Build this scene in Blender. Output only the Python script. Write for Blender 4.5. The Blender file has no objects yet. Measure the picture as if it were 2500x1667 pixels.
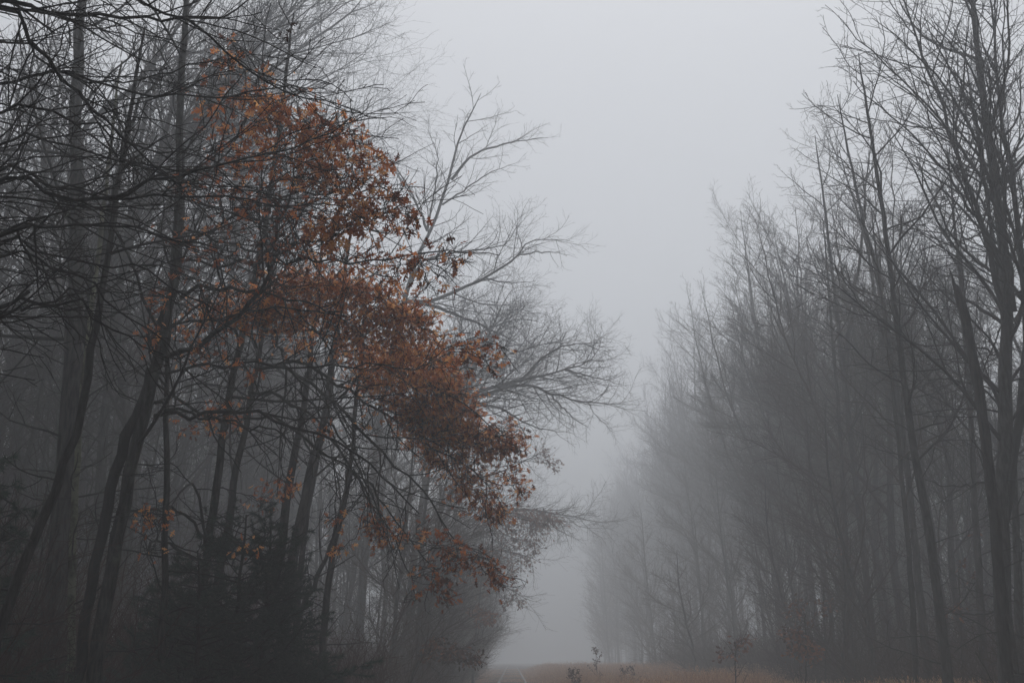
import bpy, math
import numpy as np
from math import radians, sin, cos, pi

# ------------------------------------------------------------------ camera, sky, sun, exposure
SC = bpy.context.scene
COL = SC.collection
CAM_H = 1.53
PITCH = radians(17.6)
LENS = 35.0
F = 2500 * LENS / 36.0
CX, CY = 1250.0, 833.5

cd = bpy.data.cameras.new('camera')
cam = bpy.data.objects.new('camera', cd)
COL.objects.link(cam)
cam.location = (0, 0, CAM_H)
cam.rotation_euler = (pi / 2 + PITCH, 0, 0)
cd.lens = LENS
cd.sensor_width = 36
cd.clip_start = 0.05
cd.clip_end = 3000
SC.camera = cam

SUN_EL, SUN_ROT = radians(78), radians(20)
w = bpy.data.worlds.new('World')
SC.world = w
w.use_nodes = True
nt = w.node_tree
nt.nodes.clear()
sky = nt.nodes.new('ShaderNodeTexSky')
sky.sky_type = 'NISHITA'
sky.sun_disc = False
sky.sun_elevation = SUN_EL
sky.sun_rotation = SUN_ROT
sky.dust_density = 4.0
hs = nt.nodes.new('ShaderNodeHueSaturation')
hs.inputs['Saturation'].default_value = 0.19
bg = nt.nodes.new('ShaderNodeBackground')
bg.inputs['Strength'].default_value = 0.15
wo = nt.nodes.new('ShaderNodeOutputWorld')
nt.links.new(sky.outputs[0], hs.inputs['Color'])
nt.links.new(hs.outputs[0], bg.inputs['Color'])
nt.links.new(bg.outputs[0], wo.inputs['Surface'])

sd = bpy.data.lights.new('sun', 'SUN')
sd.energy = 0.5
sd.angle = radians(60)
sd.color = (1.0, 0.97, 0.94)
so = bpy.data.objects.new('sun', sd)
COL.objects.link(so)
so.rotation_euler = (pi / 2 - SUN_EL, 0, pi - SUN_ROT)

SC.view_settings.view_transform = 'Standard'
SC.view_settings.look = 'None'
SC.view_settings.gamma = 1.0
SC.view_settings.exposure = 0.33
SC.view_settings.use_curve_mapping = False
cy = SC.cycles
cy.max_bounces = 8
cy.diffuse_bounces = 2
cy.glossy_bounces = 2
cy.transmission_bounces = 2
cy.volume_bounces = 5
cy.use_denoising = True
try:
    cy.denoiser = 'OPENIMAGEDENOISE'
    cy.denoising_input_passes = 'RGB_ALBEDO_NORMAL'
    cy.denoising_prefilter = 'ACCURATE'
except Exception:
    pass

HAZE_DENSITY = 0.0096
HAZE_COLOR = (0.84, 0.872, 0.905, 1)
HAZE_G = 0.1

# ------------------------------------------------------------------ helpers
CAMP = np.array([0, 0, CAM_H])
YS = 1.0   # distance scale of the block of trees being placed


def at(px, py, Y):
    """the world point at distance Y down the track that stands at a pixel of the 2500 px photograph"""
    dx, dy = (px - CX) / F, (CY - py) / F
    d = np.array([dx, cos(PITCH) - dy * sin(PITCH), sin(PITCH) + dy * cos(PITCH)])
    return CAMP + d * (Y * YS / d[1])


def nrm(a):
    return a / np.maximum(np.linalg.norm(a, axis=-1, keepdims=True), 1e-9)


def resample(pts, K, rg=None, jit=0.0):
    """Catmull-Rom through pts, K points evenly along its length"""
    p = np.asarray(pts, float)
    if len(p) == 2:
        p = np.array([p[0], (p[0] + p[1]) / 2, p[1]])
    e = np.vstack([2 * p[0] - p[1], p, 2 * p[-1] - p[-2]])
    out = []
    for i in range(len(p) - 1):
        t = np.linspace(0, 1, 12, endpoint=False)[:, None]
        a, b, c, d = e[i], e[i + 1], e[i + 2], e[i + 3]
        out.append(.5 * (2 * b + (c - a) * t + (2 * a - 5 * b + 4 * c - d) * t ** 2 + (3 * b - a - 3 * c + d) * t ** 3))
    out.append(p[-1:])
    q = np.vstack(out)
    s = np.r_[0, np.cumsum(np.linalg.norm(np.diff(q, axis=0), axis=1))]
    u = np.linspace(0, s[-1], K)
    q = np.stack([np.interp(u, s, q[:, k]) for k in range(3)], 1)
    if rg is not None and jit:
        n = rg.normal(0, jit, q.shape)
        n[0] = 0
        q = q + n
    return q


class Geo:
    """collects polygons with a fixed number of corners"""

    def __init__(self, corners=4):
        self.v, self.f, self.n, self.c, self.t = [], [], 0, corners, []

    def add(self, v, f, tint=None):
        self.v.append(np.asarray(v, np.float32).reshape(-1, 3))
        self.f.append(np.asarray(f, np.int64).reshape(-1, self.c) + self.n)
        k = len(self.v[-1])
        self.t.append(np.zeros(k, np.float32) if tint is None else np.asarray(tint, np.float32))
        self.n += k

    def tubes(self, P, R, sides, rough=0.0, rg=None):
        N, K, _ = P.shape
        T = np.empty_like(P)
        T[:, 1:-1] = P[:, 2:] - P[:, :-2]
        T[:, 0] = P[:, 1] - P[:, 0]
        T[:, -1] = P[:, -1] - P[:, -2]
        T = nrm(T)
        mean = nrm(P[:, -1] - P[:, 0])
        ref = np.zeros((N, 3))
        ref[np.arange(N), np.argmin(np.abs(mean), axis=1)] = 1
        U = nrm(np.cross(T, ref[:, None, :]))
        V = np.cross(T, U)
        a = np.arange(sides) * 2 * pi / sides
        rr = R[:, :, None] * np.ones(sides)
        if rough and rg is not None:
            rr = rr * (1 + rough * rg.normal(0, 1, (N, 1, sides)) + rough * .7 * rg.normal(0, 1, rr.shape))
        ring = P[:, :, None, :] + rr[..., None] * (np.cos(a)[:, None] * U[:, :, None, :] + np.sin(a)[:, None] * V[:, :, None, :])
        b = (np.arange(N) * K * sides)[:, None, None] + (np.arange(K - 1) * sides)[None, :, None]
        i = np.arange(sides)[None, None, :]
        j = (np.arange(sides) + 1) % sides
        j = j[None, None, :]
        f = np.stack([b + i, b + j, b + sides + j, b + sides + i], -1)
        self.add(ring.reshape(-1, 3), f.reshape(-1, 4))

    def mesh(self, name, mat, tint=False, smooth=True):
        v = np.concatenate(self.v)
        f = np.concatenate(self.f)
        me = bpy.data.meshes.new(name)
        me.vertices.add(len(v))
        me.vertices.foreach_set('co', v.ravel())
        me.loops.add(f.size)
        me.loops.foreach_set('vertex_index', f.ravel().astype(np.int32))
        me.polygons.add(len(f))
        me.polygons.foreach_set('loop_start', np.arange(0, f.size, self.c, dtype=np.int32))
        me.polygons.foreach_set('loop_total', np.full(len(f), self.c, np.int32))
        me.update(calc_edges=True)
        if smooth:
            me.polygons.foreach_set('use_smooth', np.ones(len(f), bool))
        if tint:
            at_ = me.attributes.new('tint', 'FLOAT', 'POINT')
            at_.data.foreach_set('value', np.concatenate(self.t))
        me.materials.append(mat)
        me.update()
        return me


def link(name, me, parent=None):
    o = bpy.data.objects.new(name, me)
    COL.objects.link(o)
    if parent is not None:
        o.parent = parent
    return o


def empty(name, loc=(0, 0, 0)):
    o = bpy.data.objects.new(name, None)
    o.empty_display_size = 0.3
    COL.objects.link(o)
    o.location = loc
    return o


def tag(o, label=None, cat=None, group=None, kind=None):
    if label:
        o['label'] = label
    if cat:
        o['category'] = cat
    if group:
        o['group'] = group
    if kind:
        o['kind'] = kind
    return o


def copy_thing(root, loc, rz, sc, label, group):
    r = root.copy()
    COL.objects.link(r)
    r.location = loc
    r.rotation_euler = (0, 0, rz)
    r.scale = (sc[0], sc[0], sc[1])
    r['label'] = label
    r['group'] = group
    for ch in list(root.children):
        c = ch.copy()
        COL.objects.link(c)
        c.parent = r
    return r


# ------------------------------------------------------------------ materials
def new_mat(name):
    m = bpy.data.materials.new(name)
    m.use_nodes = True
    n = m.node_tree
    b = n.nodes['Principled BSDF']
    return m, n, b


def bark_mat(name, c0, c1, scale=6.0, moss=None, moss_amt=0.45, rough=0.85):
    m, n, b = new_mat(name)
    tc = n.nodes.new('ShaderNodeTexCoord')
    mp = n.nodes.new('ShaderNodeMapping')
    mp.inputs['Scale'].default_value = (1, 1, .18)
    n.links.new(tc.outputs['Object'], mp.inputs['Vector'])
    no = n.nodes.new('ShaderNodeTexNoise')
    no.inputs['Scale'].default_value = scale * 3
    no.inputs['Detail'].default_value = 5
    no.inputs['Roughness'].default_value = .7
    n.links.new(mp.outputs[0], no.inputs['Vector'])
    cr = n.nodes.new('ShaderNodeValToRGB')
    cr.color_ramp.elements[0].position = .38
    cr.color_ramp.elements[1].position = .68
    cr.color_ramp.elements[0].color = (*c0, 1)
    cr.color_ramp.elements[1].color = (*c1, 1)
    n.links.new(no.outputs['Fac'], cr.inputs['Fac'])
    out = cr.outputs[0]
    if moss:
        n2 = n.nodes.new('ShaderNodeTexNoise')
        n2.inputs['Scale'].default_value = 3.2
        n2.inputs['Detail'].default_value = 6
        n2.inputs['Roughness'].default_value = .75
        n.links.new(tc.outputs['Object'], n2.inputs['Vector'])
        r2 = n.nodes.new('ShaderNodeValToRGB')
        r2.color_ramp.elements[0].position = 1 - moss_amt - .06
        r2.color_ramp.elements[1].position = 1 - moss_amt + .06
        n.links.new(n2.outputs['Fac'], r2.inputs['Fac'])
        mx = n.nodes.new('ShaderNodeMixRGB')
        n.links.new(r2.outputs[0], mx.inputs['Fac'])
        n.links.new(out, mx.inputs[1])
        mx.inputs[2].default_value = (*moss, 1)
        out = mx.outputs[0]
    n.links.new(out, b.inputs['Base Color'])
    b.inputs['Roughness'].default_value = rough
    b.inputs['Specular IOR Level'].default_value = .25
    bp = n.nodes.new('ShaderNodeBump')
    bp.inputs['Strength'].default_value = .8
    bp.inputs['Distance'].default_value = .02
    n.links.new(no.outputs['Fac'], bp.inputs['Height'])
    n.links.new(bp.outputs[0], b.inputs['Normal'])
    return m


def twig_mat(name, c):
    m, n, b = new_mat(name)
    b.inputs['Base Color'].default_value = (*c, 1)
    b.inputs['Roughness'].default_value = .8
    b.inputs['Specular IOR Level'].default_value = .2
    return m


def leaf_mat(name, ramp, trans=.35):
    m, n, b = new_mat(name)
    a = n.nodes.new('ShaderNodeAttribute')
    a.attribute_name = 'tint'
    cr = n.nodes.new('ShaderNodeValToRGB')
    el = cr.color_ramp.elements
    while len(el) < len(ramp):
        el.new(.5)
    for e, (p, c) in zip(el, ramp):
        e.position = p
        e.color = (*c, 1)
    n.links.new(a.outputs['Fac'], cr.inputs['Fac'])
    n.links.new(cr.outputs[0], b.inputs['Base Color'])
    b.inputs['Roughness'].default_value = .6
    b.inputs['Specular IOR Level'].default_value = .3
    if trans:
        tr = n.nodes.new('ShaderNodeBsdfTranslucent')
        n.links.new(cr.outputs[0], tr.inputs['Color'])
        mx = n.nodes.new('ShaderNodeMixShader')
        mx.inputs[0].default_value = trans
        out = n.nodes['Material Output']
        n.links.new(b.outputs[0], mx.inputs[1])
        n.links.new(tr.outputs[0], mx.inputs[2])
        n.links.new(mx.outputs[0], out.inputs['Surface'])
    return m


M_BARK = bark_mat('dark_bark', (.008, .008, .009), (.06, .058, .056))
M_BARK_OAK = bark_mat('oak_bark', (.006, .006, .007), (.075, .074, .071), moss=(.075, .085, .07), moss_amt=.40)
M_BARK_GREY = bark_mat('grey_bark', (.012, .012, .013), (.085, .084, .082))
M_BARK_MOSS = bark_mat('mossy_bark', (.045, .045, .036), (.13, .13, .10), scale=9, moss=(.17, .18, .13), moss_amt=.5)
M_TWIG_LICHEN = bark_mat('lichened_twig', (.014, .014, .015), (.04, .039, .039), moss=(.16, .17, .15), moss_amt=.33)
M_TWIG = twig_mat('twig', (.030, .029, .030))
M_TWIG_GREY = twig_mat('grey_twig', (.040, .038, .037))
M_TWIG_BROWN = twig_mat('brown_twig', (.055, .042, .036))
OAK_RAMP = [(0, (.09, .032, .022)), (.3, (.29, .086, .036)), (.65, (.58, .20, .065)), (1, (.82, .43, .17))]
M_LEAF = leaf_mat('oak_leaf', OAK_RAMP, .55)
M_LEAF_DULL = leaf_mat('dull_oak_leaf', [(0, (.04, .02, .015)), (.5, (.14, .050, .026)), (1, (.30, .12, .055))])
M_NEEDLE = leaf_mat('pine_needle', [(0, (.014, .027, .022)), (1, (.042, .072, .056))], .15)
M_GRASS = leaf_mat('dry_grass', [(0, (.17, .075, .045)), (.5, (.36, .19, .11)), (1, (.62, .42, .25))], .25)
M_BRUSH = twig_mat('brush_twig', (.048, .026, .021))


# ------------------------------------------------------------------ tree growing
def grow(rg, P, R, n, t0=.15, t1=1.0, ang=50, angj=12, ratio=.5, decay=.6, K=5, wander=.12, up=.05,
         trop=(0, 0, 0), tip=.004, rfac=.62, lmin=.12, lmax=99, flat=0.0, rlen=.0075):
    """child branches of the branches P (N,K,3) with radii R (N,K)"""
    N, Kp, _ = P.shape
    Lp = np.linalg.norm(np.diff(P, axis=1), axis=2).sum(1)
    if isinstance(n, float):
        n = np.maximum(1, (Lp * n * rg.uniform(.8, 1.2, N)).astype(int))
    else:
        n = np.full(N, n)
    idx = np.repeat(np.arange(N), n)
    M = len(idx)
    j = np.arange(M) - np.repeat(np.cumsum(n) - n, n)
    t = np.clip(t0 + (t1 - t0) * (j + rg.random(M)) / n[idx], 0, .999)
    f = t * (Kp - 1)
    i = np.minimum(f.astype(int), Kp - 2)
    a = (f - i)[:, None]
    base = P[idx, i] * (1 - a) + P[idx, i + 1] * a
    T = nrm(P[idx, i + 1] - P[idx, i])
    rp = R[idx, i] * (1 - a[:, 0]) + R[idx, i + 1] * a[:, 0]
    phi = j * 2.4 + np.repeat(rg.random(N) * 6.28, n) + rg.normal(0, .5, M)
    ref = np.zeros((M, 3))
    ref[np.arange(M), np.argmin(np.abs(T), axis=1)] = 1
    u = nrm(np.cross(T, ref))
    v = np.cross(T, u)
    an = np.radians(np.clip(ang + angj * rg.normal(0, 1, M), 8, 115))
    d = np.cos(an)[:, None] * T + np.sin(an)[:, None] * (np.cos(phi)[:, None] * u + np.sin(phi)[:, None] * v)
    if flat:
        d[:, 2] *= (1 - flat)
        d = nrm(d)
    L = np.clip(Lp[idx] * ratio * (1 - decay * t) * rg.uniform(.55, 1.3, M), lmin, lmax)
    r0 = np.maximum(np.minimum(rp * rfac, L * rlen + tip), tip)
    Pc = np.empty((M, K, 3))
    Pc[:, 0] = base
    step = (L / (K - 1))[:, None]
    tr = np.asarray(trop, float)
    for k in range(1, K):
        d = nrm(d + rg.normal(0, wander, (M, 3)) + np.array([0, 0, up]) + tr)
        Pc[:, k] = Pc[:, k - 1] + d * step
    s = np.linspace(0, 1, K)[None, :]
    Rc = r0[:, None] * (1 - s) ** .9 + tip * s ** .9
    return Pc, Rc


def trunk_radius(K, r0, r1, flare=.5, pw=.85):
    s = np.linspace(0, 1, K)
    return (r0 - r1) * (1 - s) ** pw + r1 + r0 * flare * np.exp(-s * 28)


class Tree:
    def __init__(self, seed):
        self.rg = np.random.default_rng(seed)
        self.trunk, self.crown, self.tips = Geo(), Geo(), []

    def stem(self, pts, r0, r1, K=26, sides=11, jit=.015, rough=.05, flare=.5, pw=.85):
        P = resample(pts, K, self.rg, jit)[None]
        R = trunk_radius(K, r0, r1, flare, pw)[None]
        self.trunk.tubes(P, R, sides, rough, self.rg)
        return P, R

    def limb(self, pts, r0, r1, K=14, sides=7, jit=.03):
        P = resample(pts, K, self.rg, jit)[None]
        R = (np.linspace(r0, r1, K))[None]
        self.crown.tubes(P, R, sides, .04, self.rg)
        return P, R

    def sub(self, par, sides, **kw):
        P, R = grow(self.rg, par[0], par[1], **kw)
        self.crown.tubes(P, R, sides)
        return P, R


def cat_pr(*prs):
    K = max(p[0].shape[1] for p in prs)
    P, R = [], []
    for p, r in prs:
        s0, s1 = np.linspace(0, 1, p.shape[1]), np.linspace(0, 1, K)
        for q, rr in zip(p, r):
            P.append(np.stack([np.interp(s1, s0, q[:, c]) for c in range(3)], 1))
            R.append(np.interp(s1, s0, rr))
    return np.array(P), np.array(R)


def finish(tr, name, base, label, cat, group=None, mats=(None, None)):
    """link a grown tree: Empty at its base > trunk, crown; vertices are moved to be local"""
    root = empty(name, base)
    off = np.asarray(base, np.float32)
    for g in (tr.trunk, tr.crown):
        g.v = [x - off for x in g.v]
    if tr.trunk.n:
        link('trunk', tr.trunk.mesh('trunk', mats[0]), root)
    if tr.crown.n:
        link('crown', tr.crown.mesh('crown', mats[1]), root)
    tag(root, label, cat, group)
    return root


# ------------------------------------------------------------------ leaves
ST = np.array([(0, .008), (.10, .012), (.17, .12), (.25, .24), (.31, .085), (.40, .09), (.50, .40), (.57, .33), (.59, .10),
               (.69, .10), (.78, .33), (.82, .10), (.90, .11), (1.0, .004)])
ST_FAR = np.array([(0, .01), (.22, .22), (.34, .08), (.55, .40), (.66, .10), (.80, .28), (1.0, .01)])


def add_leaves(g, rg, pos, axis, size, st, tint, droop=.5, flat=.0):
    M = len(pos)
    a = nrm(axis + rg.normal(0, .45, (M, 3)) + np.array([0, 0, -1.0]) * (droop * rg.uniform(.2, 1.6, M))[:, None])
    nr = rg.normal(0, 1, (M, 3))
    nr[:, 2] += flat
    b = nrm(np.cross(a, nr))
    c = np.cross(a, b)
    S = len(st)
    x = st[:, 0]
    y = st[:, 1]
    fold = rg.uniform(-.1, .8, M)
    curl = rg.normal(0, .35, M)
    asym = rg.uniform(.75, 1.15, (M, 2))
    V = np.empty((M, 3 * S, 3))
    z0 = curl[:, None] * x[None] ** 2
    tw = rg.normal(0, .5, M)
    for k, sgn in enumerate((0, 1, -1)):
        yy = (sgn * y)[None] * (asym[:, [0 if sgn > 0 else 1]] if sgn else 1)
        zz = z0 + fold[:, None] * np.abs(yy) + tw[:, None] * yy * x[None]
        V[:, k * S:(k + 1) * S] = (pos[:, None] + size[:, None, None] * (x[None, :, None] * a[:, None] + (yy * np.ones((M, S)))[..., None] * b[:, None] + zz[..., None] * c[:, None]))
    i = np.arange(S - 1)
    f = np.concatenate([np.stack([i, i + 1, S + i + 1, S + i], 1), np.stack([i, 2 * S + i, 2 * S + i + 1, i + 1], 1)])
    Fq = f[None] + (np.arange(M) * 3 * S)[:, None, None]
    g.add(V.reshape(-1, 3), Fq, np.repeat(tint, 3 * S))


def tips_of(pr):
    P = pr[0]
    return P[:, -1], nrm(P[:, -1] - P[:, -2])


# ------------------------------------------------------------------ ground, track, haze
RG = np.random.default_rng(11)


def ground_z(x, y):
    x = np.asarray(x, float)
    y = np.asarray(y, float)
    z = .10 * np.sin(x * .31 + y * .07) + .08 * np.sin(y * .23 - x * .11) + .05 * np.sin(x * .9 + 1.3 * y)
    side = np.clip((np.abs(x) - 2.2) / 3.0, 0, 1)
    return z * side - .12 * side


gx = np.concatenate([np.linspace(-285, -45, 20), np.linspace(-42, 42, 120), np.linspace(45, 285, 20)])
gy = np.concatenate([np.linspace(-280, -12, 14), np.linspace(-10, 130, 170), np.linspace(134, 290, 24)])
GX, GY = np.meshgrid(gx, gy)
GZ = ground_z(GX, GY)
g = Geo()
nx = len(gx)
ii = (np.arange(len(gy) - 1)[:, None] * nx + np.arange(nx - 1)[None]).ravel()
g.add(np.stack([GX, GY, GZ], -1), np.stack([ii, ii + 1, ii + nx + 1, ii + nx], 1))
m, n, b = new_mat('leaf_litter')
tc = n.nodes.new('ShaderNodeTexCoord')
no = n.nodes.new('ShaderNodeTexNoise')
no.inputs['Scale'].default_value = 9
no.inputs['Detail'].default_value = 8
no.inputs['Roughness'].default_value = .8
n.links.new(tc.outputs['Object'], no.inputs['Vector'])
cr = n.nodes.new('ShaderNodeValToRGB')
cr.color_ramp.elements[0].position = .35
cr.color_ramp.elements[0].color = (.02, .016, .013, 1)
cr.color_ramp.elements[1].position = .7
cr.color_ramp.elements[1].color = (.12, .075, .05, 1)
n.links.new(no.outputs['Fac'], cr.inputs['Fac'])
n.links.new(cr.outputs[0], b.inputs['Base Color'])
b.inputs['Roughness'].default_value = .9
M_GROUND = m
tag(link('ground', g.mesh('ground', M_GROUND)), kind='structure')

# ballast bed of the overgrown railway, a low bank
g = Geo()
ys = np.linspace(6, 200, 120)
prof = np.array([(-2.1, -.02), (-1.5, .10), (0, .13), (1.5, .10), (2.1, -.02)])
V = np.array([[(x + RG.normal(0, .04), y, z + RG.normal(0, .015)) for x, z in prof] for y in ys])
k = np.arange(len(ys) - 1)[:, None] * 5 + np.arange(4)[None]
k = k.ravel()
g.add(V, np.stack([k, k + 1, k + 6, k + 5], 1))
m, n, b = new_mat('weedy_ballast')
tc = n.nodes.new('ShaderNodeTexCoord')
vo = n.nodes.new('ShaderNodeTexVoronoi')
vo.inputs['Scale'].default_value = 16
n.links.new(tc.outputs['Object'], vo.inputs['Vector'])
cr = n.nodes.new('ShaderNodeValToRGB')
cr.color_ramp.elements[0].color = (.022, .016, .013, 1)
cr.color_ramp.elements[1].color = (.085, .055, .04, 1)
n.links.new(vo.outputs['Color'], cr.inputs['Fac'])
n.links.new(cr.outputs[0], b.inputs['Base Color'])
b.inputs['Roughness'].default_value = .9
tag(link('track_bed', g.mesh('track_bed', m)), kind='structure')

m, n, b = new_mat('worn_steel')
b.inputs['Base Color'].default_value = (.24, .24, .24, 1)
b.inputs['Metallic'].default_value = .6
b.inputs['Roughness'].default_value = .5
M_STEEL = m
track = empty('railway_track', (0, 6, .1))
tag(track, 'pair of thin pale steel rails running straight away into the fog', 'railway track')
for sx in (-.7525, .7525):
    g = Geo()
    pr = np.array([(-.065, .0), (.065, 0), (.06, .02), (.012, .035), (.012, .10), (.036, .115), (.036, .15), (-.036, .15), (-.036, .115), (-.012, .10), (-.012, .035), (-.06, .02)])
    ys = np.linspace(0, 190, 70)
    V = np.array([[(sx + x, y, z + .0) for x, z in pr] for y in ys])
    i = np.arange(12)
    f = np.concatenate([np.stack([q * 12 + i, q * 12 + (i + 1) % 12, (q + 1) * 12 + (i + 1) % 12, (q + 1) * 12 + i], 1) for q in range(69)])
    g.add(V, f)
    link('rail', g.mesh('rail', M_STEEL, smooth=False), track)
# old ties under the rails
g = Geo()
for y in np.arange(0, 150, .62):
    c = np.array([[x, y + yy + RG.normal(0, .01), z] for z in (-.13, .0) for x, yy in ((-1.25, -.11), (1.25, -.11), (1.25, .11), (-1.25, .11))])
    g.add(c, [(0, 1, 5, 4), (1, 2, 6, 5), (2, 3, 7, 6), (3, 0, 4, 7), (4, 5, 6, 7)])
tag(link('crossties', g.mesh('crossties', M_BARK_GREY, smooth=False), track), kind='stuff')

# the fog
m = bpy.data.materials.new('fog')
m.use_nodes = True
n = m.node_tree
n.nodes.clear()
pv = n.nodes.new('ShaderNodeVolumePrincipled')
pv.inputs['Color'].default_value = HAZE_COLOR
pv.inputs['Density'].default_value = HAZE_DENSITY
pv.inputs['Anisotropy'].default_value = HAZE_G
o = n.nodes.new('ShaderNodeOutputMaterial')
n.links.new(pv.outputs[0], o.inputs['Volume'])
g = Geo()
x0, x1, y0, y1, z0, z1 = -300, 300, -300, 500, -1.6, 46.0
g.add([(x0, y0, z0), (x1, y0, z0), (x1, y1, z0), (x0, y1, z0), (x0, y0, z1), (x1, y0, z1), (x1, y1, z1), (x0, y1, z1)],
      [(3, 2, 1, 0), (0, 1, 5, 4), (1, 2, 6, 5), (2, 3, 7, 6), (3, 0, 4, 7), (4, 5, 6, 7)])
tag(link('haze', g.mesh('haze', m, smooth=False)), kind='stuff')


# ------------------------------------------------------------------ tree kinds
def tall_tree(tr, base, H, r0, lean=(0, 0), trop=(0, 0, 0), forks=2, t0=.28, dens=1.15, spread=1.0, fine=1.0, up=.07, tip=.004, low=True):
    """tall narrow bare forest tree"""
    rg = tr.rg
    b = np.array(base, float)
    pts = [b + (0, 0, -.15)]
    for s in (.25, .5, .75, 1):
        pts.append(b + np.array([lean[0] * s ** 1.3 * H + rg.normal(0, .012 * H), lean[1] * s * H + rg.normal(0, .012 * H), s * H]))
    main = tr.stem(pts, r0, .012, K=24, sides=9)
    lv = [main]
    P, R = main
    for k in range(forks):
        i = int(rg.uniform(.3, .62) * 23)
        L = (1 - i / 23) * H * rg.uniform(.75, 1.0)
        a = rg.uniform(0, 6.28)
        d = np.array([cos(a), sin(a), 0]) + np.asarray(trop) * 6
        q = [P[0, i] + (d * sin(th) * f + np.array([0, 0, 1]) * f * cos(th)) * L for f, th in ((0, .4), (.3, .42), (.65, .32), (1, .25))]
        lv.append(tr.limb(q, R[0, i] * .62, .01, K=16, sides=6, jit=.04))
    l0 = cat_pr(*lv)
    b1 = tr.sub(l0, 5, n=dens, t0=t0, ang=46, ratio=.27 * spread, decay=.62, K=9, wander=.07, up=up, trop=trop, tip=.007, lmin=.6, lmax=6.5)
    b2 = tr.sub(b1, 4, n=3.4 * fine, t0=.1, ang=36, ratio=.48, decay=.5, K=6, wander=.09, up=up * .8, trop=np.asarray(trop) * .6, tip=.0045, lmin=.35)
    b3 = tr.sub(b2, 3, n=4.8 * fine, t0=.12, ang=35, ratio=.52, decay=.4, K=4, wander=.1, up=.06, tip=tip, lmin=.22)
    tr.sub(b3, 3, n=4.0 * fine, t0=.15, ang=38, ratio=.55, decay=.3, K=3, wander=.1, up=.05, tip=.0032, lmin=.14)
    if low:
        lo = tr.sub(main, 3, n=14, t0=.06, t1=.35, ang=75, ratio=.06, decay=0, K=5, wander=.2, up=.0, tip=.005, lmin=.5)
        tr.sub(lo, 3, n=3.0, t0=.3, ang=45, ratio=.45, K=3, wander=.2, up=0, tip=.004)
    return b1, b2, b3


def px_path(pts, Y, H=None, dY=0.0, bend=.5):
    """world path of a trunk from photo pixels (bottom first), carried on down to the ground and up to height H"""
    n_ = len(pts)
    q = [at(p[0], p[1], Y + dY * k / max(1, n_ - 1)) for k, p in enumerate(pts)]
    d = q[1] - q[0]
    d = d / d[2]
    d[:2] = np.clip(d[:2], -.25, .25)
    z = q[0][2] + .25
    base = q[0] - d * np.array([.6, .6, 1]) * z
    out = [base]
    if z > 2.2:
        out.append(q[0] - d * z * .45 * np.array([.85, .85, 1]))
    out += q
    if H and q[-1][2] < H - 1:
        e = q[-1] - q[-2]
        e = e / max(e[2], .2)
        h = H - q[-1][2]
        out.append(q[-1] + e * h * .5 * np.array([.9, .9, 1]))
        out.append(q[-1] + e * h * np.array([bend * .9, bend * .9, 1]))
    out = np.array(out)
    for _ in range(3):   # trunks run straighter than the points picked along them
        out[1:-1, :2] = .5 * out[1:-1, :2] + .25 * (out[:-2, :2] + out[2:, :2])
    return list(out)


def px_tree(name, label, cat, seed, pts, Y, wpx, H, trop=(.03, -.01, 0), mats=None, dens=1.0, t0=.35, group=None, twig=1.0,
            spread=1.0, flare=.4, low=10, ang=55, dY=0.0, up=.04, limbs=(), extra=(), tipr=.012):
    tr = Tree(seed)
    q = px_path(pts, Y, H, dY)
    r = wpx * Y * YS / F / 2
    L = sum(np.linalg.norm(np.array(q[i + 1]) - q[i]) for i in range(len(q) - 1))
    st = tr.stem(q, r * 1.0, tipr, K=30, sides=12, jit=.010, rough=.07, flare=flare, pw=.7)
    lv = [st]
    for e in extra:   # further stems of the same trunk
        qq = [at(p[0], p[1], Y + e[2]) if len(p) == 2 else np.array(p) for p in e[0]]
        P = tr.limb(qq, e[1] * Y * YS / F / 2, .01, K=18, sides=8)
        lv.append(P)
    lb = []
    for l in limbs:
        qq = [at(p[0], p[1], Y + (p[2] if len(p) > 2 else 0)) for p in l[0]]
        lb.append(tr.limb(qq, l[1] * Y * YS / F / 2, .007, K=16, sides=6, jit=.025))
    l0 = cat_pr(*lv)
    b1 = tr.sub(l0, 5, n=dens, t0=t0, ang=ang, ratio=.25 * spread, decay=.6, K=9, wander=.11, up=up, trop=trop, tip=.007, lmin=.6, lmax=6)
    if lb:
        b1 = cat_pr(b1, cat_pr(*lb))
    b2 = tr.sub(b1, 4, n=3.2 * twig, t0=.1, ang=43, ratio=.42, decay=.5, K=6, wander=.14, up=.03, trop=np.asarray(trop) * .5, tip=.005, lmin=.35)
    b3 = tr.sub(b2, 3, n=4.6 * twig, t0=.12, ang=42, ratio=.5, decay=.4, K=4, wander=.16, up=.03, tip=.0035, lmin=.18)
    tr.sub(b3, 3, n=4.5 * twig, t0=.15, ang=42, ratio=.5, decay=.3, K=3, wander=.16, up=.03, tip=.003, lmin=.12)
    if low:
        lo = tr.sub(st, 4, n=low, t0=.08, t1=.4, ang=75, ratio=.09, decay=0, K=7, wander=.18, up=.02, tip=.005, lmin=.5)
        l2 = tr.sub(lo, 3, n=3.0, t0=.25, ang=48, ratio=.45, K=5, wander=.2, up=.02, tip=.004)
        tr.sub(l2, 3, n=5.0, t0=.2, ang=48, ratio=.45, K=3, wander=.2, up=.02, tip=.003, lmin=.12)
    base = np.array([q[0][0], q[0][1], 0.0])
    return finish(tr, name, base, label, cat, group, mats or (M_BARK, M_TWIG)), tr, b2


D = 2500 / 2352.0


# ------------------------------------------------------------------ the two rust-leaved oaks


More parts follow.
